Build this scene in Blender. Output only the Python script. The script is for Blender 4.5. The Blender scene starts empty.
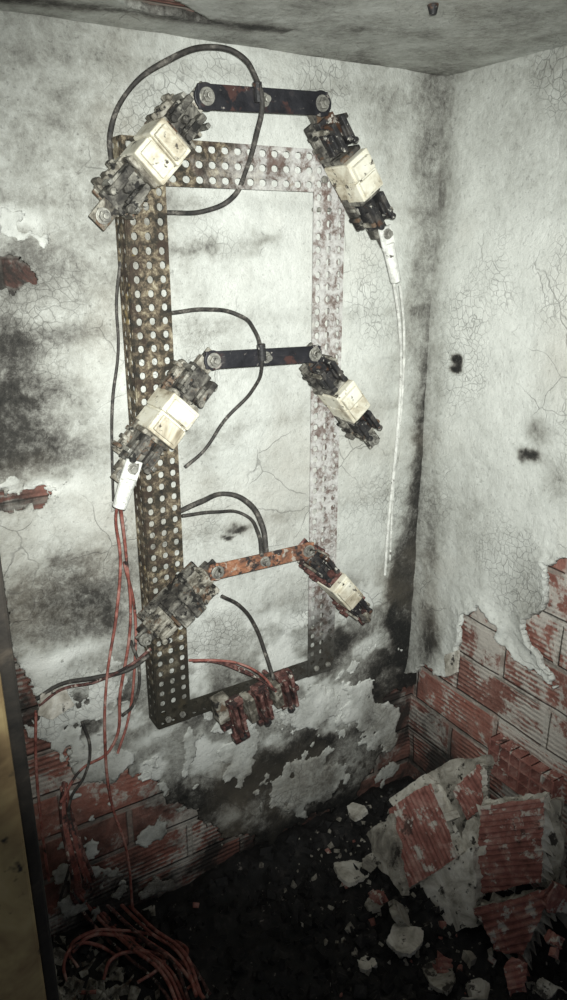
import bpy, math, random
import numpy as np
from mathutils import Vector, Matrix
random.seed(7)
# ------------------------------------------------------------------ survey
# camera station (0,-1.3,1.49): pitch -19 deg, yaw 32 deg. Measurements are intersected with the true planes of the niche
F0=750.0; PH=math.radians(32); TH=math.radians(19)
c,s_,ct,st=math.cos(PH),math.sin(PH),math.cos(TH),math.sin(TH)
Rv=Vector((c,-s_,0)); Fv=Vector((s_*ct,c*ct,-st)); Uv=Vector((s_*st,c*st,ct))
CAM=Vector((0,-1.3,1.49))
XR=1.205; ZC=1.81; XL=0.0
def ray(px,py): return Fv+Rv*((px-283.5)/F0)+Uv*((500-py)/F0)
def P(px,py,y=0.0):
    d=ray(px,py); return CAM+d*((y-CAM.y)/d.y)
def PX(px,py,x=XR):
    d=ray(px,py); return CAM+d*((x-CAM.x)/d.x)
def PZ(px,py,z=0.0):
    d=ray(px,py); return CAM+d*((z-CAM.z)/d.z)

# ------------------------------------------------------------------ noise
def _h(ix,iy,seed):
    n=(ix.astype(np.int64)*374761393+iy.astype(np.int64)*668265263+seed*974634777)&0xffffffff
    n=((n^(n>>13))*1274126177)&0xffffffff
    n=n^(n>>16)
    return (n&0xffff)/65535.0
def vn(x,y,seed=0):
    ix=np.floor(x);iy=np.floor(y);fx=x-ix;fy=y-iy
    fx=fx*fx*(3-2*fx);fy=fy*fy*(3-2*fy)
    a=_h(ix,iy,seed);b=_h(ix+1,iy,seed);cc=_h(ix,iy+1,seed);d=_h(ix+1,iy+1,seed)
    return (a*(1-fx)+b*fx)*(1-fy)+(cc*(1-fx)+d*fx)*fy
def fbm(x,y,sc,seed=0,o=5):
    r=0;a=.5;t=0
    for i in range(o):
        r=r+a*vn(x*sc,y*sc,seed+i*17);t+=a;a*=.55;sc*=2.03
    return r/t-.5
def sdf(poly,x,y):
    n=len(poly);d=np.full(x.shape,1e9);ins=np.zeros(x.shape,bool)
    for i in range(n):
        ax,ay=poly[i];bx,by=poly[(i+1)%n]
        ex,ey=bx-ax,by-ay;wx,wy=x-ax,y-ay
        t=np.clip((wx*ex+wy*ey)/(ex*ex+ey*ey+1e-12),0,1)
        d=np.minimum(d,(wx-ex*t)**2+(wy-ey*t)**2)
        cnd=((ay>y)!=(by>y))
        if abs(ey)>1e-9:
            ins^=cnd&(x<ax+ex*(y-ay)/ey)
    d=np.sqrt(d);return np.where(ins,-d,d)   # negative inside

# ------------------------------------------------------------------ materials
def newmat(name):
    m=bpy.data.materials.new(name);m.use_nodes=True
    nt=m.node_tree;b=nt.nodes['Principled BSDF'];return m,nt,b
def N(nt,t,**k):
    n=nt.nodes.new(t)
    for a,v in k.items(): setattr(n,a,v)
    return n
def L(nt,a,b): nt.links.new(a,b)
def noise(nt,vec,scale,detail=4,rough=.6,dist=0):
    n=N(nt,'ShaderNodeTexNoise');n.inputs['Scale'].default_value=scale;n.inputs['Detail'].default_value=detail
    n.inputs['Roughness'].default_value=rough;n.inputs['Distortion'].default_value=dist
    L(nt,vec,n.inputs['Vector']);return n.outputs['Fac']
def ramp(nt,fac,stops):
    r=N(nt,'ShaderNodeValToRGB');e=r.color_ramp.elements
    while len(e)<len(stops): e.new(.5)
    for i,(p,col) in enumerate(stops):
        e[i].position=p
        e[i].color=(col,col,col,1) if isinstance(col,(int,float)) else (*col,1)
    L(nt,fac,r.inputs['Fac']);return r.outputs['Color']
def mix(nt,fac,a,b,mode='MIX'):
    m=N(nt,'ShaderNodeMix',data_type='RGBA',blend_type=mode)
    if isinstance(fac,(int,float)): m.inputs[0].default_value=fac
    else: L(nt,fac,m.inputs[0])
    for v,i in ((a,6),(b,7)):
        if isinstance(v,tuple): m.inputs[i].default_value=(*v,1)
        else: L(nt,v,m.inputs[i])
    return m.outputs[2]
def math_(nt,op,a,b=None,clamp=False):
    m=N(nt,'ShaderNodeMath',operation=op,use_clamp=clamp)
    for v,i in ((a,0),(b,1)):
        if v is None: continue
        if isinstance(v,(int,float)): m.inputs[i].default_value=v
        else: L(nt,v,m.inputs[i])
    return m.outputs[0]
def bump(nt,b,h,strength=.4,dist=.004):
    n=N(nt,'ShaderNodeBump');n.inputs['Strength'].default_value=strength;n.inputs['Distance'].default_value=dist
    L(nt,h,n.inputs['Height']);L(nt,n.outputs[0],b.inputs['Normal'])

def mottled(name,stops,scale=30,rough=.7,metal=0,bstr=.3,spots=None,spot_scale=60,spot_thr=.6,dist=.5,spots2=None,s2=25,t2=.58):
    m,nt,b=newmat(name);tc=N(nt,'ShaderNodeTexCoord');v=tc.outputs['Object']
    f=noise(nt,v,scale,4,.68,dist)
    col=ramp(nt,f,stops)
    if spots2:
        g=noise(nt,v,s2,4,.7,.4)
        col=mix(nt,ramp(nt,g,[(t2,0.0),(t2+.05,.85)]),col,spots2)
    if spots:
        g=noise(nt,v,spot_scale,4,.7)
        col=mix(nt,ramp(nt,g,[(spot_thr,0.0),(spot_thr+.06,1.0)]),col,spots)
    L(nt,col,b.inputs['Base Color']);b.inputs['Roughness'].default_value=rough;b.inputs['Metallic'].default_value=metal
    bump(nt,b,noise(nt,v,scale*3,3,.7),bstr,.003)
    return m

def plaster_mat(name):
    m,nt,b=newmat(name);tc=N(nt,'ShaderNodeTexCoord');v=tc.outputs['Object']
    at=N(nt,'ShaderNodeAttribute',attribute_name='soot');so=at.outputs['Fac']
    n1=noise(nt,v,13,7,.80,.4);n2=noise(nt,v,70,5,.80,.3);n3=noise(nt,v,2.6,4,.6)
    amp=math_(nt,'MULTIPLY',so,1.05,True)
    a=math_(nt,'ADD',math_(nt,'MULTIPLY',math_(nt,'SUBTRACT',n1,.5),1.5),math_(nt,'MULTIPLY',math_(nt,'SUBTRACT',n2,.5),1.1))
    a=math_(nt,'ADD',so,math_(nt,'MULTIPLY',a,amp))
    col=ramp(nt,a,[(0,(.84,.85,.81)),(.20,(.58,.59,.555)),(.38,(.35,.35,.32)),(.54,(.16,.155,.14)),(.70,(.045,.042,.037)),(.95,(.010,.010,.009))])
    col=mix(nt,ramp(nt,n3,[(.50,0.),(.68,.26)]),col,(.34,.29,.22))
    sp=noise(nt,v,120,3,.65)
    spf=math_(nt,'MULTIPLY',ramp(nt,sp,[(.60,0.),(.68,.8)]),math_(nt,'ADD',.15,so,True))
    col=mix(nt,spf,col,(.07,.065,.06))
    dv=N(nt,'ShaderNodeMixRGB');dv.blend_type='ADD';dv.inputs[0].default_value=.09
    nn=N(nt,'ShaderNodeTexNoise');nn.inputs['Scale'].default_value=8;nn.inputs['Detail'].default_value=4;L(nt,v,nn.inputs['Vector'])
    L(nt,v,dv.inputs[1]);L(nt,nn.outputs['Color'],dv.inputs[2])
    def cr(scale,w):
        vo=N(nt,'ShaderNodeTexVoronoi',feature='DISTANCE_TO_EDGE');vo.inputs['Scale'].default_value=scale
        L(nt,dv.outputs[0],vo.inputs['Vector'])
        return ramp(nt,vo.outputs['Distance'],[(0,1.),(w,0.)])
    m1=ramp(nt,noise(nt,v,4.1,3,.5),[(.52,0.),(.64,1.)])
    m2=ramp(nt,noise(nt,v,2.7,4,.7),[(.52,0.),(.60,1.)])
    c1=mix(nt,m1,(0,0,0),cr(60,.05));c2=mix(nt,m2,(0,0,0),cr(9,.012))
    ck=mix(nt,1.0,c1,c2,'LIGHTEN')
    col=mix(nt,math_(nt,'MULTIPLY',ck,.45),col,(.07,.065,.06))
    L(nt,col,b.inputs['Base Color']);b.inputs['Roughness'].default_value=.85
    h=math_(nt,'SUBTRACT',math_(nt,'ADD',n2,math_(nt,'MULTIPLY',n1,1.8)),math_(nt,'MULTIPLY',ck,.5))
    bump(nt,b,h,.6,.005)
    return m

def brick_mat(name,swap,res=.49,row=.105,rib=.3):
    m,nt,b=newmat(name);tc=N(nt,'ShaderNodeTexCoord');v=tc.outputs['Object']
    sx=N(nt,'ShaderNodeSeparateXYZ');L(nt,v,sx.inputs[0]);cx=N(nt,'ShaderNodeCombineXYZ')
    L(nt,sx.outputs['XYZ'.index(swap[0].upper())],cx.inputs[0]);L(nt,sx.outputs['XYZ'.index(swap[1].upper())],cx.inputs[1])
    br=N(nt,'ShaderNodeTexBrick');br.inputs['Scale'].default_value=1;br.inputs['Brick Width'].default_value=.28
    br.inputs['Row Height'].default_value=row;br.inputs['Mortar Size'].default_value=.009;br.inputs['Mortar Smooth'].default_value=.5
    br.inputs['Color1'].default_value=(.30,.115,.085,1);br.inputs['Color2'].default_value=(.16,.07,.055,1);br.inputs['Mortar'].default_value=(.26,.24,.21,1)
    L(nt,cx.outputs[0],br.inputs['Vector'])
    wv=N(nt,'ShaderNodeTexWave',wave_type='BANDS',bands_direction='Y');wv.inputs['Scale'].default_value=26
    wv.inputs['Distortion'].default_value=1.2;wv.inputs['Detail'].default_value=2
    L(nt,cx.outputs[0],wv.inputs['Vector'])
    n1=noise(nt,v,6,6,.72,.5);n2=noise(nt,v,32,5,.72)
    rm=ramp(nt,noise(nt,v,5,2,.5),[(.45,.1),(.6,1.)])
    wm=math_(nt,'MULTIPLY',math_(nt,'SUBTRACT',wv.outputs['Fac'],.5),rm)
    resid=math_(nt,'ADD',n1,math_(nt,'MULTIPLY',wm,.10))
    resid=math_(nt,'ADD',resid,math_(nt,'MULTIPLY',math_(nt,'SUBTRACT',n2,.5),.34))
    col=mix(nt,ramp(nt,n2,[(.38,0.),(.68,.6)]),br.outputs['Color'],(.40,.23,.19))
    col=mix(nt,ramp(nt,resid,[(res,0.),(res+.07,.9)]),col,(.52,.49,.44))
    at=N(nt,'ShaderNodeAttribute',attribute_name='soot')
    a=math_(nt,'ADD',at.outputs['Fac'],math_(nt,'MULTIPLY',math_(nt,'SUBTRACT',noise(nt,v,11,6,.75,.4),.5),1.5))
    col=mix(nt,ramp(nt,a,[(.15,0.),(.75,.97)]),col,(.020,.018,.016))
    L(nt,col,b.inputs['Base Color']);b.inputs['Roughness'].default_value=.9
    h=math_(nt,'ADD',math_(nt,'MULTIPLY',wm,rib*2),math_(nt,'MULTIPLY',n2,1.6))
    h=math_(nt,'SUBTRACT',h,math_(nt,'MULTIPLY',br.outputs['Fac'],2.0))
    bump(nt,b,h,.7,.006)
    return m

M_plas=plaster_mat('sooty_plaster')
M_bb=brick_mat('brick_back','xz',.50);M_br=brick_mat('brick_right','yz',.47);M_bc=brick_mat('brick_ceiling','xy',.5)
M_cream=mottled('ceramic_cream',[(.32,(.24,.20,.14)),(.42,(.48,.43,.33)),(.54,(.68,.65,.54)),(.72,(.78,.76,.68))],17,.55,0,.15,(.06,.05,.04),50,.60)
M_char=mottled('charred_metal',[(.32,(.008,.008,.010)),(.52,(.026,.025,.026)),(.70,(.10,.09,.08))],45,.6,.1,.5,(.52,.50,.45),60,.59,.5,(.10,.05,.03),22,.57)
M_ash=mottled('ash_grey_metal',[(.32,(.03,.027,.022)),(.46,(.14,.125,.10)),(.58,(.34,.32,.27)),(.75,(.58,.56,.50))],38,.8,.05,.6,(.02,.018,.016),50,.55,.5,(.13,.075,.045),26,.58)
M_ashd=mottled('ash_dark_metal',[(.32,(.014,.013,.012)),(.46,(.06,.055,.048)),(.60,(.19,.18,.155)),(.76,(.50,.48,.42))],32,.8,.05,.6,(.012,.011,.010),45,.54,.5,(.12,.07,.04),22,.57)
M_redox=mottled('red_oxide',[(.32,(.02,.012,.012)),(.48,(.085,.033,.028)),(.62,(.22,.11,.095)),(.76,(.46,.37,.32))],50,.8,.05,.5,(.5,.46,.4),55,.59,.5,(.015,.012,.012),28,.53)
M_bolt=mottled('bolt_metal',[(.3,(.08,.075,.07)),(.6,(.38,.37,.33))],60,.5,.4,.3,(.03,.025,.02),50,.6)
M_bus=mottled('burnt_busbar',[(.32,(.008,.008,.011)),(.55,(.022,.022,.027)),(.75,(.07,.06,.06))],25,.55,.2,.3,(.34,.31,.28),45,.62,.5,(.075,.035,.03),18,.58)
M_busr=mottled('rusty_busbar',[(.32,(.05,.03,.025)),(.44,(.15,.075,.05)),(.56,(.32,.14,.075)),(.70,(.40,.30,.23))],34,.85,.05,.5,(.03,.025,.025),30,.52,.5,(.40,.37,.32),40,.56)
M_cable=mottled('burnt_cable',[(.3,(.010,.010,.010)),(.55,(.05,.045,.04)),(.75,(.26,.24,.21))],60,.7,0,.4)
M_whitewire=mottled('white_ash_cable',[(.3,(.40,.40,.37)),(.6,(.74,.74,.70))],60,.8,0,.3,(.08,.07,.06),40,.60)
M_red=mottled('red_wire',[(.3,(.07,.024,.019)),(.5,(.28,.09,.07)),(.72,(.44,.28,.24))],30,.65,0,.2,(.03,.02,.018),18,.57)
M_terra=mottled('terracotta',[(.3,(.14,.055,.045)),(.5,(.27,.11,.09)),(.72,(.44,.27,.23))],28,.9,0,.5,(.50,.46,.41),26,.55,.5,(.05,.03,.025),14,.60)
M_mortar=mottled('mortar_grey',[(.3,(.09,.08,.07)),(.48,(.27,.25,.21)),(.70,(.54,.51,.45))],20,.95,0,.6,(.04,.035,.03),30,.57)
M_chip=mottled('plaster_chip',[(.3,(.24,.22,.18)),(.5,(.52,.49,.43)),(.72,(.76,.74,.68))],24,.95,0,.5,(.05,.045,.04),40,.59)
M_debris=mottled('black_debris',[(.3,(.003,.003,.003)),(.55,(.010,.009,.009)),(.75,(.045,.04,.037))],30,.8,0,.8,(.18,.16,.14),50,.65)
M_wood=mottled('scorched_wood',[(.3,(.10,.062,.028)),(.45,(.24,.165,.08)),(.6,(.38,.29,.14)),(.75,(.46,.36,.20))],8,.8,0,.3,(.03,.022,.015),14,.60)
M_woodd=mottled('charred_wood',[(.3,(.008,.007,.006)),(.6,(.03,.025,.02)),(.85,(.10,.08,.06))],20,.85,0,.5)

def rack_mat():
    m,nt,b=newmat('heat_scaled_steel');tc=N(nt,'ShaderNodeTexCoord');v=tc.outputs['Object']
    sx=N(nt,'ShaderNodeSeparateXYZ');L(nt,v,sx.inputs[0])
    n1=noise(nt,v,14,5,.7,.6);n2=noise(nt,v,46,5,.78,.3)
    rust=ramp(nt,n2,[(.34,(.012,.011,.009)),(.46,(.04,.033,.022)),(.54,(.13,.10,.068)),(.62,(.28,.24,.165)),(.74,(.52,.49,.40))])
    ash=ramp(nt,n2,[(.32,(.08,.05,.04)),(.42,(.26,.22,.20)),(.51,(.47,.455,.44)),(.75,(.72,.72,.69))])
    g=ramp(nt,noise(nt,v,18,5,.7),[(.52,0.),(.59,.85)])
    rust=mix(nt,g,rust,(.035,.022,.015))
    y_=ramp(nt,noise(nt,v,11,4,.7),[(.62,0.),(.68,.7)])
    rust=mix(nt,y_,rust,(.38,.28,.12))
    ash=mix(nt,ramp(nt,noise(nt,v,20,4,.7),[(.55,0.),(.62,.75)]),ash,(.12,.07,.055))
    fx=math_(nt,'MULTIPLY',math_(nt,'SUBTRACT',sx.outputs[0],.62),5.0)
    fx=math_(nt,'ADD',fx,math_(nt,'MULTIPLY',math_(nt,'SUBTRACT',n1,.5),2.6),True)
    col=mix(nt,fx,rust,ash)
    fz=math_(nt,'MULTIPLY',math_(nt,'SUBTRACT',.78,sx.outputs[2]),6.0)
    fz=math_(nt,'ADD',fz,math_(nt,'MULTIPLY',math_(nt,'SUBTRACT',n1,.5),2.4),True)
    col=mix(nt,math_(nt,'MULTIPLY',fz,.92),col,(.022,.020,.014))
    L(nt,col,b.inputs['Base Color']);b.inputs['Roughness'].default_value=.8;b.inputs['Metallic'].default_value=.1
    bump(nt,b,n2,.6,.003);return m
M_rack=rack_mat()

# ------------------------------------------------------------------ mesh utils
def obj(name,me,mat=None,parent=None):
    o=bpy.data.objects.new(name,me);bpy.context.collection.objects.link(o)
    if mat: me.materials.append(mat)
    if parent: o.parent=parent
    return o
def empty(name):
    e=bpy.data.objects.new(name,None);bpy.context.collection.objects.link(e);e.empty_display_size=.05;return e
class MB:
    def __init__(s): s.v=[];s.f=[]
    def box(s,o,e1,e2,e3,a,b,c_):
        n=len(s.v)
        for z in c_:
            for y in b:
                for x in a: s.v.append(tuple(o+e1*x+e2*y+e3*z))
        for q in ((0,2,3,1),(4,5,7,6),(0,1,5,4),(2,6,7,3),(0,4,6,2),(1,3,7,5)):
            s.f.append(tuple(n+i for i in q))
    def rock(s,p,r,flat=.5):
        n=len(s.v);e1=Vector((random.uniform(-1,1),random.uniform(-1,1),random.uniform(-.4,.4))).normalized();e2=e1.orthogonal().normalized();e3=e1.cross(e2)
        for z in (-flat,flat):
            for y in (-.7,.7):
                for x in (-1,1):
                    s.v.append(tuple(p+e1*x*r*random.uniform(.5,1.1)+e2*y*r*random.uniform(.5,1.1)+e3*z*r*random.uniform(.4,1.2)))
        for q in ((0,2,3,1),(4,5,7,6),(0,1,5,4),(2,6,7,3),(0,4,6,2),(1,3,7,5)):
            s.f.append(tuple(n+i for i in q))
    def cyl(s,o,ax,r0,h,n=16,r1=None,rot=0):
        r1=r0 if r1 is None else r1
        ax=ax.normalized();t=ax.orthogonal().normalized();u=ax.cross(t);k=len(s.v)
        for j,(rr,hh) in enumerate(((r0,0),(r1,h))):
            for i in range(n):
                a=rot+2*math.pi*i/n;s.v.append(tuple(o+ax*hh+(t*math.cos(a)+u*math.sin(a))*rr))
        for i in range(n):
            j=(i+1)%n;s.f.append((k+i,k+j,k+n+j,k+n+i))
        s.f.append(tuple(k+i for i in range(n))[::-1]);s.f.append(tuple(k+n+i for i in range(n)))
    def make(s,name,mat,parent=None,bev=.0015):
        me=bpy.data.meshes.new(name);me.from_pydata(s.v,[],s.f)
        import bmesh
        bm=bmesh.new();bm.from_mesh(me);bmesh.ops.recalc_face_normals(bm,faces=bm.faces);bm.to_mesh(me);bm.free()
        o=obj(name,me,mat,parent)
        if bev:
            md=o.modifiers.new('b','BEVEL');md.width=bev;md.segments=2;md.limit_method='ANGLE'
        return o
def curve(name,pts,r,mat,parent=None,jit=0,res=10):
    cu=bpy.data.curves.new(name,'CURVE');cu.dimensions='3D';cu.bevel_depth=r;cu.bevel_resolution=3;cu.resolution_u=res
    sp=cu.splines.new('BEZIER');sp.bezier_points.add(len(pts)-1)
    for i,p in enumerate(pts):
        b=sp.bezier_points[i];q=Vector(p)
        if jit: q+=Vector((random.uniform(-jit,jit),random.uniform(-jit,0)*.5,random.uniform(-jit,jit)))
        b.co=q;b.handle_left_type=b.handle_right_type='AUTO';b.radius=random.uniform(.85,1.15)
    cu.use_fill_caps=True
    cu.materials.append(mat)
    o=bpy.data.objects.new(name,cu);bpy.context.collection.objects.link(o)
    if parent:o.parent=parent
    return o

def sheet(name,us,vs,field,to3d,mat,parent,attr=None,hfun=None,thick=.0,nrm=None):
    """grid sheet kept where field>0 with the rim snapped to the zero line"""
    U_,V_=np.meshgrid(us,vs);sh=U_.shape
    f=field(U_,V_) if field is not None else np.ones(sh)
    keep=f>0
    cnt=keep[:-1,:-1].astype(int)+keep[1:,:-1]+keep[:-1,1:]+keep[1:,1:]
    cell=cnt>=2
    U2,V2=U_.copy(),V_.copy()
    if field is not None:
        dv,du=np.gradient(f,vs,us)
        g2=du*du+dv*dv+1e-6
        st_=us[1]-us[0]
        mu=np.clip(-f*du/g2,-st_*.9,st_*.9);mv=np.clip(-f*dv/g2,-st_*.9,st_*.9)
        near=(~keep)
        U2=np.where(near,U_+mu,U_);V2=np.where(near,V_+mv,V_)
    H=hfun(U2,V2,f) if hfun else np.zeros(sh)
    idx=-np.ones(sh,int)
    used=np.zeros(sh,bool)
    used[:-1,:-1]|=cell;used[1:,:-1]|=cell;used[:-1,1:]|=cell;used[1:,1:]|=cell
    idx[used]=np.arange(used.sum())
    uu,vv,hh=U2[used],V2[used],H[used]
    co=to3d(uu,vv,hh)
    a=idx[:-1,:-1][cell];b=idx[:-1,1:][cell];c2=idx[1:,1:][cell];d=idx[1:,:-1][cell]
    faces=np.stack([a,b,c2,d],1)
    me=bpy.data.meshes.new(name);me.from_pydata(co.tolist(),[],faces.tolist())
    if attr:
        at=me.attributes.new('soot','FLOAT','POINT');at.data.foreach_set('value',attr(uu,vv).astype(np.float32))
    me.polygons.foreach_set('use_smooth',[True]*len(me.polygons))
    if nrm is not None and len(me.polygons):
        me.update()
        if me.polygons[0].normal.dot(nrm)<0: me.flip_normals()
    o=obj(name,me,mat,parent)
    if thick:
        md=o.modifiers.new('s','SOLIDIFY');md.thickness=thick;md.offset=-1
    return o

# ------------------------------------------------------------------ sooty stains and painted shade on walls
def blobs(fn,lst,k):
    return [(fn(px,py),rx*k,ry*k,s) for px,py,rx,ry,s in lst]
BL=blobs(P,[(0,430,45,50,.40),(60,445,40,18,.20),(20,265,36,36,.25),(110,120,46,60,.16),(10,340,40,16,.16),(30,400,40,10,.2),  # sooty stains; the darks around the fuse bases also paint their shadows
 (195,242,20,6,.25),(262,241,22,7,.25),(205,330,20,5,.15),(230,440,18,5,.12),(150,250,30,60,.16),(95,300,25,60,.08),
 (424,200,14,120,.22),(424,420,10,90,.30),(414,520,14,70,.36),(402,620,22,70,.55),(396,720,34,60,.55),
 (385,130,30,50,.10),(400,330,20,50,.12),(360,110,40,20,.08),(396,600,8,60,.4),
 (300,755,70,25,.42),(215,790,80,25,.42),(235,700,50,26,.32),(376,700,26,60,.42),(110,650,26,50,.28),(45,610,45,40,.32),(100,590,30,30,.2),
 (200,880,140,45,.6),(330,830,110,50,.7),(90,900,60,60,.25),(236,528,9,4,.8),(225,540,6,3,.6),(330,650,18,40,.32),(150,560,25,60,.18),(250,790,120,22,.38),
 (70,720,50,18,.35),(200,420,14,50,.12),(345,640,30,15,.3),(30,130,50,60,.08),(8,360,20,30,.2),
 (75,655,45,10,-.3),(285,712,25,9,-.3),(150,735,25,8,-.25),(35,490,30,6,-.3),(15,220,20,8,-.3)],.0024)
def soot_shade_back(x,z):
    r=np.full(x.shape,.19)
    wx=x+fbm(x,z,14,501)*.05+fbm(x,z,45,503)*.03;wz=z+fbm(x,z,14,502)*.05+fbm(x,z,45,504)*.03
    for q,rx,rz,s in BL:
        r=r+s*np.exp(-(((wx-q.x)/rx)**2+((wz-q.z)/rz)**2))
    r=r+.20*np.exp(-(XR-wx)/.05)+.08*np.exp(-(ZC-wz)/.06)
    r=r+np.clip((.42-z)/.5,0,1)*.25+.12*np.clip((.5-x)/.4,0,1)  # left-edge term mixes sooty stain with painted light falloff
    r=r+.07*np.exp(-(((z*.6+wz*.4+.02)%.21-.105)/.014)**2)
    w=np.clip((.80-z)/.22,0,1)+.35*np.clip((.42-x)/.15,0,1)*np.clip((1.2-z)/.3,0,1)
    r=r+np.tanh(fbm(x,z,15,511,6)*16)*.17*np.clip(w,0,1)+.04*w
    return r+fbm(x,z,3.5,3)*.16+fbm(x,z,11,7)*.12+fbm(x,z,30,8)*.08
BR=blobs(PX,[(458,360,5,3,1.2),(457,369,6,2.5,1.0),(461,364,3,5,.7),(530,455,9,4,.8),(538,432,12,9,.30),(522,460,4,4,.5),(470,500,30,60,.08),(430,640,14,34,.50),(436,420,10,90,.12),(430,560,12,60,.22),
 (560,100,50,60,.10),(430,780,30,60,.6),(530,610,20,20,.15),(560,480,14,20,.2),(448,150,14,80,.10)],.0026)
def soot_shade_right(y,z):
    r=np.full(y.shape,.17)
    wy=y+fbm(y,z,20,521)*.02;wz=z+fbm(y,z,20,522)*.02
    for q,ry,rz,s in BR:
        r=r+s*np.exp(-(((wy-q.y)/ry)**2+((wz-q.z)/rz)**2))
    r=r+.24*np.exp(np.minimum(wy,0)/.035)+.08*np.exp(-(ZC-z)/.05)+.25*np.exp(-((z-.1)/.2)**2)  # corner term paints the shadow strip beside the back wall, with its dark streak
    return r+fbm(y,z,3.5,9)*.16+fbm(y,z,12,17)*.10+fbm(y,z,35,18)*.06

def polyxz(fn,pts,ax):
    o=[]
    for p in pts:
        q=fn(*p);o.append((q.x if ax=='x' else q.y,q.z))
    return o
EXB=[polyxz(P,pp,'x') for pp in (
 [(-60,570),(2,585),(14,630),(28,680),(50,742),(85,765),(130,762),(165,775),(200,800),(235,835),(300,830),(345,810),(378,780),(384,715),(396,690),(420,685),(470,690),(470,1100),(-60,1200)],
 [(-30,489),(20,487),(44,485),(55,493),(42,508),(0,512),(-30,512)],
 [(-30,240),(22,248),(36,258),(46,275),(38,288),(15,298),(-30,295)])]
def field_back(x,z):
    f=np.full(x.shape,1.0)
    for i,pl in enumerate(EXB):
        f=np.minimum(f,sdf(pl,x,z))
    w=np.clip((.75-z)/.3,.25,1)
    return f+fbm(x,z,9,21,6)*.19*w+fbm(x,z,60,31,3)*.018
wb=empty('wall_back')
us=np.arange(XL,XR+.03,.0042);vs=np.arange(0,ZC+.02,.0042)
def hb(u,v,f): return fbm(u,v,4,41)*.007+fbm(u,v,22,44)*.0045+np.clip(.012-np.abs(f),0,.012)*(-.25)
o=sheet('plaster',us,vs,field_back,lambda u,v,h:np.stack([u,-h,v],1),M_plas,wb,soot_shade_back,hb,.013,Vector((0,-1,0)))
WN=[polyxz(P,pp,'x') for pp in ([(185,695),(330,682),(385,640),(400,650),(398,760),(370,800),(300,815),(190,790)],[(20,640),(110,645),(150,730),(160,790),(50,770),(25,700)],[(40,790),(200,800),(240,870),(60,930)],[(0,470),(60,475),(60,500),(0,500)],[(-5,205),(34,208),(36,232),(0,236)])]
TH_=[.052,.045,.10,.05,-.04]
def field_skim(x,z):
    f=np.full(x.shape,-1.0)
    for pl,t in zip(WN,TH_):
        f=np.maximum(f,np.minimum(-sdf(pl,x,z)*.8+fbm(x,z,18,611)*.08,(fbm(x,z,13,601,6)-t)*.25))
    return f
vs3=np.arange(.05,1.55,.0042)
sheet('skim_flakes',us[:-10],vs3,field_skim,lambda u,v,h:np.stack([u,-h-.004,v],1),M_plas,wb,lambda u,v:.20+fbm(u,v,14,621)*.6+np.clip((.42-v),0,1)*.6,hb,.004,Vector((0,-1,0)))
us2=np.arange(XL,XR+.05,.01);vs2=np.arange(-.01,ZC+.02,.01)
sheet('brickwork',us2,vs2,None,lambda u,v,h:np.stack([u,.014-h,v],1),M_bb,wb,lambda u,v:soot_shade_back(u,v)*.7+np.where(v<.6,-.07,.34),lambda u,v,f:fbm(u,v,12,5)*.006,0,Vector((0,-1,0)))
mb=MB();mb.box(Vector((0,0,0)),Vector((1,0,0)),Vector((0,1,0)),Vector((0,0,1)),(XL-.1,XR+.15),(.02,.12),(-.02,ZC+.1));mb.make('backing',M_bb,wb,0)

EXR=[polyxz(PX,pp,'y') for pp in (
 [(380,668),(425,668),(440,674),(452,672),(457,645),(466,622),(480,628),(500,642),(520,657),(545,673),(562,690),(640,730),(760,1300),(300,1300)],
 [(545,562),(620,550),(640,740),(560,692),(532,645),(530,620),(548,600)],
 [(462,612),(480,606),(497,625),(497,640),(470,640)])]
def field_right(y,z):
    f=np.full(y.shape,1.0)
    for pl in EXR: f=np.minimum(f,sdf(pl,y,z))
    return f+fbm(y,z,14,61,6)*.06+fbm(y,z,70,63,3)*.016
wr=empty('wall_right')
us=np.arange(-.85,.02,.0045)
def hr(u,v,f): return fbm(u,v,4,71)*.009+fbm(u,v,22,74)*.004+np.exp(-np.abs(f)/.03)*.014
sheet('plaster',us,vs,field_right,lambda u,v,h:np.stack([XR-h,u,v],1),M_plas,wr,soot_shade_right,hr,.014,Vector((-1,0,0)))
us2=np.arange(-.85,.03,.01)
sheet('brickwork',us2,vs2,None,lambda u,v,h:np.stack([XR+.03-h,u,v],1),M_br,wr,lambda u,v:soot_shade_right(u,v)-.12,lambda u,v,f:fbm(u,v,9,5)*.014,0,Vector((-1,0,0)))
mb=MB();mb.box(Vector((0,0,0)),Vector((1,0,0)),Vector((0,1,0)),Vector((0,0,1)),(XR+.05,XR+.14),(-.85,.12),(-.02,ZC+.1));mb.make('backing',M_br,wr,0)

wl=MB();wl.box(Vector((0,0,0)),Vector((1,0,0)),Vector((0,1,0)),Vector((0,0,1)),(XL-.1,XL),(-.62,.02),(-.02,ZC+.1));wl.make('wall_left',M_plas,None,0)
ce=empty('ceiling')
EXC=[[(lambda q:(q.x,q.y))(PZ(a,b,ZC)) for a,b in pp] for pp in ([(60,-4),(120,2),(130,10),(185,20),(215,26),(190,12),(150,-6)],)]
def field_c(x,y):
    f=np.full(x.shape,1.0)
    for pl in EXC: f=np.minimum(f,sdf(pl,x,y))
    return f+fbm(x,y,16,81,5)*.03-.0
us=np.arange(XL,XR+.03,.006);vsc=np.arange(-.85,.03,.006)
def soot_c(x,y): return .32+.12*np.exp(np.minimum(y,0)/.03)+fbm(x,y,5,91)*.35+fbm(x,y,18,94)*.2+.35*np.exp(-((y+.10+.15*(x-.6))/.02)**2)*(x<.75)
sheet('plaster',us,vsc,field_c,lambda u,v,h:np.stack([u,v,ZC-h],1),M_plas,ce,soot_c,lambda u,v,f:fbm(u,v,5,92)*.010,.012,Vector((0,0,-1)))
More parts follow.
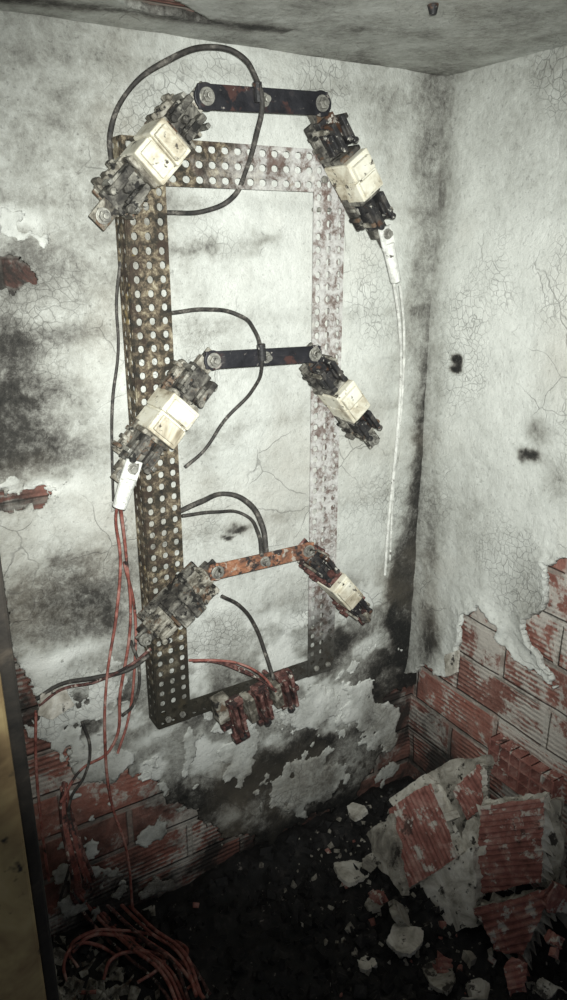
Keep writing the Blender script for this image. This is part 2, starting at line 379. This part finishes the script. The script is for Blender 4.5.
mb=MB();mb.box(Vector((0,0,0)),Vector((1,0,0)),Vector((0,1,0)),Vector((0,0,1)),(XL-.1,XR+.14),(-.85,.12),(ZC+.014,ZC+.1));mb.make('brickwork',M_bc,ce,0)
mb=MB();mb.cyl(PZ(433,4,ZC),Vector((.1,0,-1)),.009,.014,10,.005);mb.make('burnt_ceiling_fixing',M_char,None,.002)

# ------------------------------------------------------------------ floor
fl=empty('floor')
def floor_h(x,y):
    h=fbm(x,y,6,101)*.04+fbm(x,y,28,103,5)*.034
    h=h+.10*np.exp(-(((x-1.12)/.16)**2+((y+.28)/.22)**2))+.05*np.exp(-((x-.15)/.12)**2-((y+.1)/.2)**2)+.04*np.exp(-((y)/.08)**2)
    return h
us=np.arange(XL-.1,XR+.06,.007);vf=np.arange(-1.1,.03,.007)
fo=sheet('ground',us,vf,None,lambda u,v,h:np.stack([u,v,h],1),M_debris,fl,None,lambda u,v,f:floor_h(u,v),.0,Vector((0,0,1)))
def fh(x,y): return float(floor_h(np.array([x]),np.array([y]))[0])
def onfloor(px,py,dz=0):
    z=.0
    for _ in range(4):
        q=PZ(px,py,z);z=fh(q.x,q.y)
    return Vector((q.x,q.y,z+dz))

# ------------------------------------------------------------------ slabs
def slab(name,cor,thick,matf,rib=0,ribdir=0,seed=0,jag=.012,step=.0035,bowl=0,parent=None,core=None):
    cs=[Vector(q) for q in cor];cen=sum(cs,Vector())/len(cs)
    n=Vector()
    for i in range(len(cs)): n+= (cs[i]-cen).cross(cs[(i+1)%len(cs)]-cen)
    n.normalize()
    if n.dot(CAM-cen)<0:n=-n
    e1=(cs[1]-cs[0]);e1=(e1-n*e1.dot(n)).normalized();e2=n.cross(e1)
    pl=[((q-cen).dot(e1),(q-cen).dot(e2)) for q in cs]
    xs=[p[0] for p in pl];ys=[p[1] for p in pl]
    us=np.arange(min(xs)-.02,max(xs)+.02,step);vs_=np.arange(min(ys)-.02,max(ys)+.02,step)
    fld=lambda u,v:-sdf(pl,u,v)+fbm(u,v,25,200+seed,5)*jag*2
    def hf(u,v,f):
        h=fbm(u,v,12,300+seed)*.008+fbm(u,v,70,310+seed,3)*.003+bowl*(u*u+v*v)
        if rib:
            w=u if ribdir else v
            h=h+np.where(((w/rib)%1)<.55,.0,.0035)
        return h
    def t3(u,v,h):
        c0=np.array(cen);return c0+np.outer(u,np.array(e1))+np.outer(v,np.array(e2))+np.outer(h,np.array(n))
    o=sheet(name,us,vs_,fld,t3,matf,parent,None,hf,thick,n)
    for p in o.data.polygons:p.use_smooth=False
    if core:
        o.data.materials.append(core);o.modifiers[0].material_offset_rim=1;o.modifiers[0].material_offset=1
    return o
def V(px,py,x): return PX(px,py,x)
slab('mortar_slab',[V(426,776,1.13),V(446,762,1.15),V(484,756,1.17),V(482,800,1.14),V(472,850,1.09),V(440,850,1.07)],.026,M_mortar,0,0,1,.008)
slab('broken_brick_slab',[V(388,808,1.00),V(432,782,1.07),V(458,856,1.04),V(404,892,.96)],.034,M_terra,.012,1,2,.005,core=M_chip)
slab('broken_brick_slab',[V(482,806,1.10),V(544,798,1.15),V(543,882,1.12),V(474,896,1.05)],.032,M_terra,.012,0,3,.006,core=M_chip)
slab('broken_brick_slab',[V(476,908,1.03),V(554,888,1.11),V(526,954,1.06),V(494,952,1.01)],.036,M_terra,.014,0,4,.008,core=M_mortar)
slab('mortar_slab',[V(414,884,.99),V(474,846,1.06),V(476,924,1.02),V(430,940,.97)],.032,M_chip,0,0,5,.009)
slab('mortar_slab',[V(466,822,1.09),V(496,820,1.11),V(484,856,1.07),V(458,866,1.05)],.015,M_chip,0,0,6)
slab('mortar_slab',[V(368,834,.97),V(390,812,.99),V(404,892,.95),V(380,874,.94)],.018,M_mortar,0,0,7)
slab('mortar_slab',[V(390,800,1.04),V(425,774,1.09),V(436,782,1.09),V(400,812,1.03)],.014,M_chip,0,0,8,.006)
slab('broken_brick_slab',[V(455,790,1.12),V(480,764,1.15),V(486,806,1.13),V(466,822,1.10)],.018,M_terra,.012,1,9,.006,core=M_chip)
slab('mortar_slab',[V(540,806,1.16),V(560,800,1.18),V(562,884,1.15),V(544,886,1.13)],.02,M_mortar,0,0,10)
random.seed(31)
k=60
for (px,py,x) in [(470,955,.96),(515,972,1.0),(445,965,.93),(552,940,1.06),(560,900,1.12),(402,912,.92),(378,895,.9),(545,988,.99),(480,988,.92),(370,862,.94)]:
    q=PX(px,py,x)
    zz=max(q.z,fh(q.x,q.y)+.01);q=Vector((q.x,q.y,zz));r=random.uniform(.022,.045)
    t1=Vector((random.uniform(-1,1),random.uniform(-1,.2),random.uniform(-.5,.9))).normalized();t2=(CAM-q).normalized().cross(t1).normalized()
    n_=random.choice([4,5]);pts=[q+(t1*math.cos(a)+t2*math.sin(a)*.8)*r*random.uniform(.8,1.2) for a in [2*math.pi*i/n_+random.uniform(-.3,.3) for i in range(n_)]]
    tm_=random.random()
    slab('broken_brick_slab' if tm_<.5 else 'mortar_slab',pts,.016,M_terra if tm_<.5 else M_mortar,.012 if tm_<.3 else 0,0,k,.006,.004);k+=1

def chip(px,py,w,h,mat=M_chip,seed=0,dz=.012,name='plaster_fragment',tilt=.1):
    q=onfloor(px,py,dz);a=random.uniform(0,3.14)
    pts=[]
    k=random.randint(5,7)
    for i in range(k):
        t=2*math.pi*i/k+random.uniform(-.25,.25);r=random.uniform(.8,1.15)
        pts.append(q+Vector((math.cos(t)*w*r,math.sin(t)*h*r,math.cos(t+a)*tilt*w)))
    return slab(name,pts,.010,mat,0,0,seed,.008,.004)
chip(355,818,.028,.03,seed=20,dz=.03);chip(352,876,.050,.05,M_chip,21,.018);chip(405,946,.045,.04,seed=22,dz=.03)
chip(366,966,.025,.02,seed=23)
chip(375,905,.03,.03,M_mortar,26);chip(440,980,.04,.04,M_mortar,27);chip(330,790,.02,.02,M_mortar,29)
def scatter(n,sizes,den,lo=.6):
    mb=MB()
    for i in range(n):
        x=random.uniform(.02,1.17);y=-random.uniform(.02,.75)
        if random.random()>den(x,y): continue
        r=random.choice(sizes)*random.uniform(lo,1.2)
        mb.rock(Vector((x,y,fh(x,y)+r*.15)),r)
    return mb
hole=lambda x,y: 1-math.exp(-((x-.60)/.20)**2)*.97
scatter(2200,[.005,.008,.012,.016],lambda x,y:1).make('charred_bits',M_debris,fl,0)
scatter(1400,[.002,.003,.004,.006,.009],lambda x,y:hole(x,y)*.8).make('grey_bits',M_mortar,fl,0)
scatter(220,[.005,.008,.013],lambda x,y:1 if x>.85 else .08).make('brick_bits',M_terra,fl,.0015)
m4=MB()
for i in range(220):
    q=Vector((random.gauss(.2,.09),random.gauss(-.16,.10),0));
    if q.x<.02 or q.y>-.01: continue
    q.z=fh(q.x,q.y)+.01;m4.rock(q,random.uniform(.006,.024),.15)
m4.make('ash_flakes',M_ash,fl,.001)

def hollow(name,o,e1,e2,e3,L1,nx,nz,cell,wall_t):
    m=MB();W=nx*cell+wall_t;Hh=nz*cell+wall_t
    for i in range(nx+1): m.box(o,e1,e2,e3,(i*cell,i*cell+wall_t),(0,L1),(0,Hh))
    for j in range(nz+1): m.box(o,e1,e2,e3,(0.0005,W-.0005),(0.0005,L1-.0005),(j*cell,j*cell+wall_t))
    return m.make(name,M_terra,None,.001)
q=PX(524,790,XR+.02)
hollow('hollow_brick',Vector((XR-.004,q.y-.09,q.z)),Vector((0,1,0)),Vector((1,0,0)),Vector((0,0,1)),.035,6,3,.03,.005)

# ------------------------------------------------------------------ rack
rk=empty('perforated_steel_rack')
YF=-.055
X0,X1,Z0,Z1=.475,.916,.54,1.649
def perf(name,x0,x1,z0,z1,nc,nr,to3,parent,rw=.30,rh=.36):
    v=[];f=[]
    cw=(x1-x0)/nc;ch=(z1-z0)/nr
    per=[(-1,-1),(-.33,-1),(.33,-1),(1,-1),(1,-.33),(1,.33),(1,1),(.33,1),(-.33,1),(-1,1),(-1,.33),(-1,-.33)]
    for i in range(nc):
        for j in range(nr):
            cx=x0+(i+.5)*cw;cz=z0+(j+.5)*ch;k=len(v)
            for a,b in per: v.append(tuple(to3(cx+a*cw/2,cz+b*ch/2)))
            for a,b in per:
                t=math.atan2(b,a);v.append(tuple(to3(cx+math.cos(t)*cw*rw,cz+math.sin(t)*ch*rh)))
            for q in range(12):
                r=(q+1)%12;f.append((k+q,k+r,k+12+r,k+12+q))
    me=bpy.data.meshes.new(name);me.from_pydata(v,[],f)
    import bmesh
    bm=bmesh.new();bm.from_mesh(me);bmesh.ops.remove_doubles(bm,verts=bm.verts,dist=.0001);bmesh.ops.recalc_face_normals(bm,faces=bm.faces);bm.to_mesh(me);bm.free()
    o=obj(name,me,M_rack,parent);md=o.modifiers.new('s','SOLIDIFY');md.thickness=.0025;md.offset=0;return o
W=.072
perf('rail_left',X0,X0+W,Z0,Z1,3,48,lambda a,b:(a,YF,b),rk,.24,.29)
perf('rail_left_flange',-.052,-.006,Z0,Z1,2,48,lambda a,b:(X0,a,b),rk,.24,.28)
perf('rail_right',X1-W,X1,Z0,Z1,3,48,lambda a,b:(a,YF,b),rk,.25,.29)
perf('rail_right_flange',-.052,-.006,Z0,Z1,2,48,lambda a,b:(X1,a,b),rk,.24,.28)
perf('crossbar_top',X0+W,X1-W,Z1-W,Z1,12,3,lambda a,b:(a,YF-.003,b),rk,.30,.26)
perf('crossbar_top_flange',X0,X1,-.052,-.006,18,2,lambda a,b:(a,b,Z1),rk,.28,.24)
perf('crossbar_bottom',X0+W*.3,X1-W*.3,Z0,Z0+.042,16,2,lambda a,b:(a,YF+.003,b),rk,.26,.24)
perf('crossbar_bottom_flange',X0,X1,-.052,-.006,18,2,lambda a,b:(a,b,Z0),rk,.26,.24)
mb=MB()
for x in (X0+.02,X0+W-.02,X1-.02,X1-W+.02):
    for z in (Z1-.02,Z1-.05,Z0+.02): mb.cyl(Vector((x,YF-.003,z)),Vector((0,-1,0)),.007,.006,6)
for x in (X0+.035,X1-.035):
    for z in (Z0+.1,Z1-.1): mb.cyl(Vector((x,0.0,z)),Vector((0,-1,0)),.005,.056,10)
mb.make('fixing_bolts',M_bolt,rk,.001)

# ------------------------------------------------------------------ fuse holders
EY=Vector((0,-1,0))
def lug(p,q,y,g,r=.011,mat=None):
    mat=mat or M_whitewire
    a=P(*p,y);b=P(*q,y);ax=(b-a);Ln=ax.length;ax.normalize();e2=EY.cross(ax)
    m=MB();m.cyl(a+ax*.018,ax,r*.95,Ln-.018,16,r*.8);m.box(a,ax,e2,EY,(-.014,.03),(-.015,.015),(-.003,.004));m.make('cable_lug_barrel',mat,g,.002)
    m=MB();m.cyl(a+EY*.004,EY,.010,.003,16);m.cyl(a+EY*.007,EY,.007,.007,6);m.make('cable_lug_bolt',M_bolt,g,.001)
def holder(A,B,dirty=0,yb=-.11,hw=.03,cm=None,jm=None,bm_=None,c0=.36,c1=.66):
    g=empty('nh_fuse_base')
    a=P(A[0],A[1],yb);b=P(B[0],B[1],yb);e1=(b-a);Ln=e1.length;e1.normalize();e2=EY.cross(e1)
    o=a.copy();o.y=YF-.006
    S=lambda x,y:(x*Ln,y*Ln)
    k=hw/.03;rj=lambda:random.uniform(-.003,.003)
    m_body=bm_ or M_ash
    base=MB()
    base.box(o,e1,e2,EY,S(.10,.90),(-.024*k,.024*k),(0,.010))
    base.box(o,e1,e2,EY,S(.12,.37),(-.030*k,.028*k),(.010,.030))
    base.box(o,e1,e2,EY,S(.63,.88),(-.028*k,.030*k),(.010,.030))
    for s0 in (.13,.20,.27,.66,.74,.82):
        base.box(o,e1,e2,EY,S(s0,s0+.025),(-.036*k+rj(),-.026*k),(.006,.040+rj()));base.box(o,e1,e2,EY,S(s0,s0+.03),(.026*k,.034*k+rj()),(.012,.038+rj()))
    base.make('base_body',m_body,g,.002)
    jw=MB()
    for s0,s1 in ((.09,.34),(.67,.91)):
        jw.box(o,e1,e2,EY,S(s0,s1),(-.020*k,.020*k),(.028,.046))
        for t in (-.021,.009):
            tt=t+rj()
            jw.box(o,e1,e2+EY*random.uniform(-.15,.15),EY,S(s0+.02,s1-.03),(tt*k,(tt+.010)*k),(.046,.074+rj()))
            jw.box(o,e1,e2,EY,S(s0+.05,s1-.09),((tt-.004)*k,(tt+.014)*k),(.054,.066))
            jw.cyl(o+e1*((s0+.03)*Ln)+e2*(tt*k+.005)+EY*.070,EY,.006,.008,10)
        jw.cyl(o+e1*((s0+s1)/2*Ln)+EY*.046,EY,.007,.014,6)
    jw.make('contact_jaws',jm or M_char,g,.0018)
    tm=MB()
    tm.box(o,e1,e2,EY,S(-.06,.16),(-.016,.016),(.038,.044))
    tm.box(o,e1,e2,EY,S(.84,1.06),(-.016,.016),(.034,.040))
    tm.box(o,e1,e2,EY,S(.0,.1),(-.012,.012),(.015,.038));tm.box(o,e1,e2,EY,S(.9,1.0),(-.012,.012),(.015,.034))
    tm.make('terminals',m_body,g,.002)
    bt=MB()
    q=o+EY*.045
    bt.cyl(q,EY,.0125,.003,20);bt.cyl(q+EY*.003,EY,.009,.008,6,rot=.4);bt.cyl(q+EY*.011,EY,.005,.006,12)
    bt.make('terminal_bolts',M_bolt if dirty<2 else M_ash,g,.0008)
    cr=MB();cm_=(c0+c1)/2
    cr.box(o,e1,e2,EY,S(c0,cm_-.006),(-.029*k,.027*k),(.008,.076));cr.box(o,e1,e2,EY,S(cm_+.008,c1),(-.027*k,.029*k),(.008,.080))
    cr.box(o,e1,e2,EY,S(c0+.02,cm_-.01),(-.022*k,.022*k),(.076,.084));cr.box(o,e1,e2,EY,S(cm_+.012,c1-.03),(-.020*k,.024*k),(.078,.090))
    cr.box(o,e1,e2,EY,S(cm_-.02,cm_+.02),(-.024*k,.024*k),(.008,.070))
    cr.box(o,e1,e2,EY,S(c0+.05,c1-.05),(-.033*k,-.028*k),(.020,.060))
    cr.make('ceramic_insulator',cm or M_cream,g,.004)
    lip=MB()
    lip.box(o,e1,e2,EY,S(c0-.035,c0),(-.026*k,.026*k),(.024,.064));lip.box(o,e1,e2,EY,S(c1,c1+.035),(-.026*k,.026*k),(.024,.066))
    lip.make('insulator_lips',m_body if dirty else M_ash,g,.003)
    sp=MB()
    for s0 in (.14,.84):
        for t in (-.028,.022): sp.box(o,e1,e2,EY,S(s0,s0+.03),(t*k,(t+.006)*k),(.028,.070))
    sp.make('spring_clips',M_bolt if not dirty else M_ash,g,.001)
    return g
random.seed(5)
holder((104,216),(205,95),dirty=0,hw=.034,jm=M_ashd,bm_=M_ash,c0=.37,c1=.65)
h2=holder((124,476),(212,360),dirty=0,hw=.034,jm=M_ashd,bm_=M_ash,c0=.34,c1=.64)
lug((132,468),(119,508),-.122,h2,r=.015)
holder((146,640),(216,570),dirty=1,hw=.030,cm=M_ashd,jm=M_ash,bm_=M_ashd)
h4=holder((386,236),(320,104),dirty=1,hw=.029,jm=M_char,bm_=M_ashd,c0=.34,c1=.62)
lug((386,234),(396,282),-.122,h4,r=.013)
holder((374,440),(313,354),dirty=1,hw=.028,jm=M_char,bm_=M_ashd,c0=.34,c1=.64)
holder((366,618),(307,550),dirty=2,hw=.025,jm=M_char,bm_=M_redox,c0=.30,c1=.60)

g=empty('neutral_terminal_link')
a=P(228,722,-.10);b=P(296,684,-.10);e1=(b-a);Ln=e1.length;e1.normalize();e2=EY.cross(e1);o=a.copy();o.y=YF-.004
m=MB();m.box(o,e1,e2,EY,(0,Ln),(-.014,.014),(0,.02));m.box(o,e1,e2,EY,(-.01,Ln+.012),(-.03,-.018),(.012,.03))
for t in (.03,Ln-.03): m.cyl(o+e1*t+e2*.0,-EY,.006,.050,10)
m.make('link_bar',M_redox,g,.002)
m=MB()
for i,s0 in enumerate((.06,.42,.78)):
    x0=s0*Ln;x1=x0+.028;dy=(-.008,.004,.012)[i]
    m.box(o,e1,e2,EY,(x0,x1),(-.045+dy,.04),(.02,.034))
    m.box(o,e1,e2,EY,(x0+.002,x0+.010),(-.04,.035),(.034,.062));m.box(o,e1,e2,EY,(x1-.010,x1-.002),(-.04,.035+dy),(.034,.058+dy*.5))
    m.box(o,e1,e2,EY,(x0-.004,x1+.004),(-.062+dy,-.045+dy),(.018,.04));m.box(o,e1,e2,EY,(x0-.003,x1+.003),(.03,.045),(.03,.05))
m.make('clamps',M_redox,g,.002)
m=MB()
for s0 in (.28,.66): m.box(o,e1,e2,EY,(s0*Ln,s0*Ln+.018),(-.03,.03),(.01,.052))
m.box(o,e1,e2,EY,(-.014,.02),(-.01,.05),(.0,.03))
m.make('ceramic_spacers',M_ash,g,.003)
m=MB()
for s0 in (.06,.42,.78): m.cyl(o+e1*(s0*Ln+.014)+e2*-.054+EY*.04,EY,.009,.008,6)
m.make('bolts',M_char,g,.001)

def busbar(pA,pB,pm,w,mat,y=-.106):
    g=empty('busbar');a=P(*pA,y);b=P(*pB,y);e1=(b-a);Ln=e1.length;e1.normalize();e2=EY.cross(e1);o=a
    m=MB();m.box(o,e1,e2,EY,(-.014,Ln+.014),(-w/2,w/2),(0,.006))
    for q in (0,Ln): m.cyl(o+e1*q+EY*.0002,EY,w*.56,.0056,24)
    m.make('bar',mat,g,.0015)
    m=MB();t=(P(*pm,y)-a).dot(e1)
    for q,kk in ((0,1),(t,.8),(Ln,1)):
        p=o+e1*q+EY*.006;m.cyl(p,EY,.0135*kk,.003,20);m.cyl(p+EY*.003,EY,.0100*kk,.007,6,rot=.3);m.cyl(p+EY*.010,EY,.0055,.006,12)
    m.make('bolts',M_bolt,g,.001)
    return g
b1=busbar((205,97),(320,104),(262,103),.037,M_bus)
b2=busbar((212,360),(313,354),(264,358),.031,M_bus)
b3=busbar((216,571),(307,550),(263,560),.032,M_busr)

# ------------------------------------------------------------------ cables
def pc(l,y): return [P(p[0],p[1],p[2] if len(p)>2 else y) for p in l]
curve('burnt_control_cable',pc([(112,165,-.03),(111,130,-.04),(128,92,-.05),(165,62,-.07),(215,48,-.08),(243,58,-.1),(254,76,-.115),(261,100,-.122),(256,135,-.1),(246,170,-.07),(232,198,-.04),(205,212,-.02),(165,214,-.015)],0),.0042,M_cable,None,.002)
curve('burnt_control_cable',pc([(172,312),(205,310),(238,314),(254,330,-.09),(260,350,-.116),(262,362,-.12),(252,390,-.07),(225,420,-.04),(203,450,-.03),(185,468,-.03)],-.03),.0036,M_cable,None,.002)
curve('burnt_control_cable',pc([(178,512),(200,502),(225,494),(248,502,-.06),(262,525,-.1),(266,552,-.118)],-.03),.0050,M_cable,None,.001)
curve('burnt_control_cable',pc([(182,516),(215,512),(245,515),(258,532,-.08),(262,556,-.12)],-.03),.0036,M_cable)
curve('burnt_control_cable',pc([(222,596,-.09),(240,606,-.07),(256,628,-.05),(266,655,-.06),(274,680,-.1)],0),.0040,M_cable)
curve('burnt_control_cable',pc([(122,262),(116,300),(118,350),(113,400),(112,450),(114,500)],-.012),.0030,M_cable,None,.002)
curve('white_stranded_cable',pc([(400,285,-.09),(404,330,-.05),(402,400,-.02),(394,480,-.015),(390,560,-.015)],0),.0028,M_whitewire)
curve('white_stranded_cable',pc([(392,272,-.10),(399,320,-.07),(401,372,-.03),(396,450,-.02),(388,530,-.015),(385,575,-.015)],0),.0036,M_whitewire)
for (u,v_,bb) in ((257,82,b1),(261,344,b2)):
    m=MB();q=P(u,v_,-.117);m.cyl(q,Vector((.1,0,-1)),.008,.03,12);m.make('crimp_eyelet',M_char,bb,.001)

wires=[
 [(118,500,-.1),(114,520,-.06),(120,560,-.04),(118,610,-.04),(108,680,-.05),(104,740,-.05),(112,800,-.05),(125,850,-.05),(134,910,-.04)],
 [(122,505,-.1),(128,560,-.05),(131,620,-.04),(122,690,-.03),(110,750,-.03),(80,770,-.04),(62,800,-.06)],
 [(124,560,-.05),(133,610,-.03),(136,660,-.03),(128,720,-.03),(118,752,-.05)],
 [(36,712,-.03),(34,760,-.03),(40,830,-.03),(48,880,-.04)],
]
for w in wires: curve('red_wire',pc(w,0),.0030,M_red,None,.004)
for i in range(3):
    curve('red_wire',pc([(190+i*2,658+i*2,-.04),(215,660+i,-.07),(240,664+i*3,-.08),(262,676+i*2,-.1),(276,690,-.11)],0),.0028,M_redox if i else M_red,None,.004)
curve('red_wire',pc([(36,700,-.03),(60,684,-.03),(95,678,-.03),(130,668,-.04),(150,655,-.05)],0),.0045,M_cable,None,.002)
curve('red_wire',pc([(40,704,-.035),(62,688,-.035),(95,682,-.035),(130,665,-.045),(150,650,-.05)],0),.003,M_redox,None,.003)
bund=empty('red_wire_bundle')
random.seed(11)
for i in range(9):
    off=-1+2*i/8;o2=random.uniform(-1,1)
    pts=[P(64+o2*3,786+off*4,-.05),P(66+off*5,815,-.06),P(78+off*9,862,-.10)]
    for (x,y) in ((104,915),(140,950),(172,975),(196-o2*10,1015)):
        pts.append(onfloor(x+off*14+o2*3,y-off*13,.02+.02*abs(o2)))
    curve('wire_%d'%i,pts,.0038,M_red if i%4 else M_redox,bund,.0015)
for (cx_,cy_,rx_,ry_,t0,t1) in ((118,968,46,26,3.4,7.4),(130,960,60,22,2.6,6.6),(150,985,46,26,3.1,6.9),(95,975,30,24,1.5,5.5)):
    pts=[]
    for k in range(7):
        t=t0+(t1-t0)*k/6;pts.append(onfloor(cx_+math.cos(t)*rx_,cy_+math.sin(t)*ry_,.02+.01*math.sin(t*2)))
    curve('loop',pts,.0036,M_red,bund)
curve('charred_wire',pc([(82,722,-.03),(90,748,-.04),(84,776,-.05),(70,800,-.06),(72,850,-.06),(60,900,-.03)],0),.0030,M_cable,None,.002)
curve('charred_wire',pc([(130,640,-.03),(140,668,-.04),(132,705,-.04),(122,716,-.03)],0),.0032,M_cable,None,.002)

slab('hanging_plaster_shard',[P(40,694,-.03),P(66,688,-.035),P(74,704,-.03),P(52,722,-.04),P(38,716,-.04)],.006,M_chip,0,0,50,.006)
slab('hanging_plaster_shard',[PX(444,655,1.19),PX(458,650,1.19),PX(456,672,1.185),PX(446,676,1.185)],.006,M_chip,0,0,51,.005)

g=empty('door_jamb')
m=MB();m.box(Vector((0,0,0)),Vector((1,0,0)),Vector((0,1,0)),Vector((0,0,1)),(-.02,.112),(-.56,-.50),(-.02,ZC+.05));m.make('plank',M_wood,g,.004)
m=MB();m.box(Vector((0,0,0)),Vector((1,0,0)),Vector((0,1,0)),Vector((0,0,1)),(.112,.130),(-.545,-.49),(-.02,ZC+.05));m.make('charred_stop',M_woodd,g,.004)

# ------------------------------------------------------------------ light: phone torch beside the lens
ld=bpy.data.lights.new('torch','SPOT');ld.energy=148;ld.spot_size=math.radians(77);ld.spot_blend=1.0;ld.shadow_soft_size=.006;ld.color=(.97,1,.95)
lo=bpy.data.objects.new('torch_light',ld);bpy.context.collection.objects.link(lo);lo.location=CAM+Rv*.012+Uv*.02
tgt=P(305,400);lo.rotation_euler=(tgt-lo.location).to_track_quat('-Z','Y').to_euler()
w=bpy.data.worlds.new('dark_room');bpy.context.scene.world=w;w.use_nodes=True
w.node_tree.nodes['Background'].inputs[0].default_value=(.85,.92,1,1);w.node_tree.nodes['Background'].inputs[1].default_value=.11
bpy.context.scene.view_settings.view_transform='Standard'

cd=bpy.data.cameras.new('camera');cd.sensor_fit='VERTICAL';cd.sensor_height=24;cd.lens=18;cd.clip_start=.01
co=bpy.data.objects.new('camera',cd);bpy.context.collection.objects.link(co);co.location=CAM;co.rotation_euler=(math.radians(71),0,math.radians(-32))
bpy.context.scene.camera=co
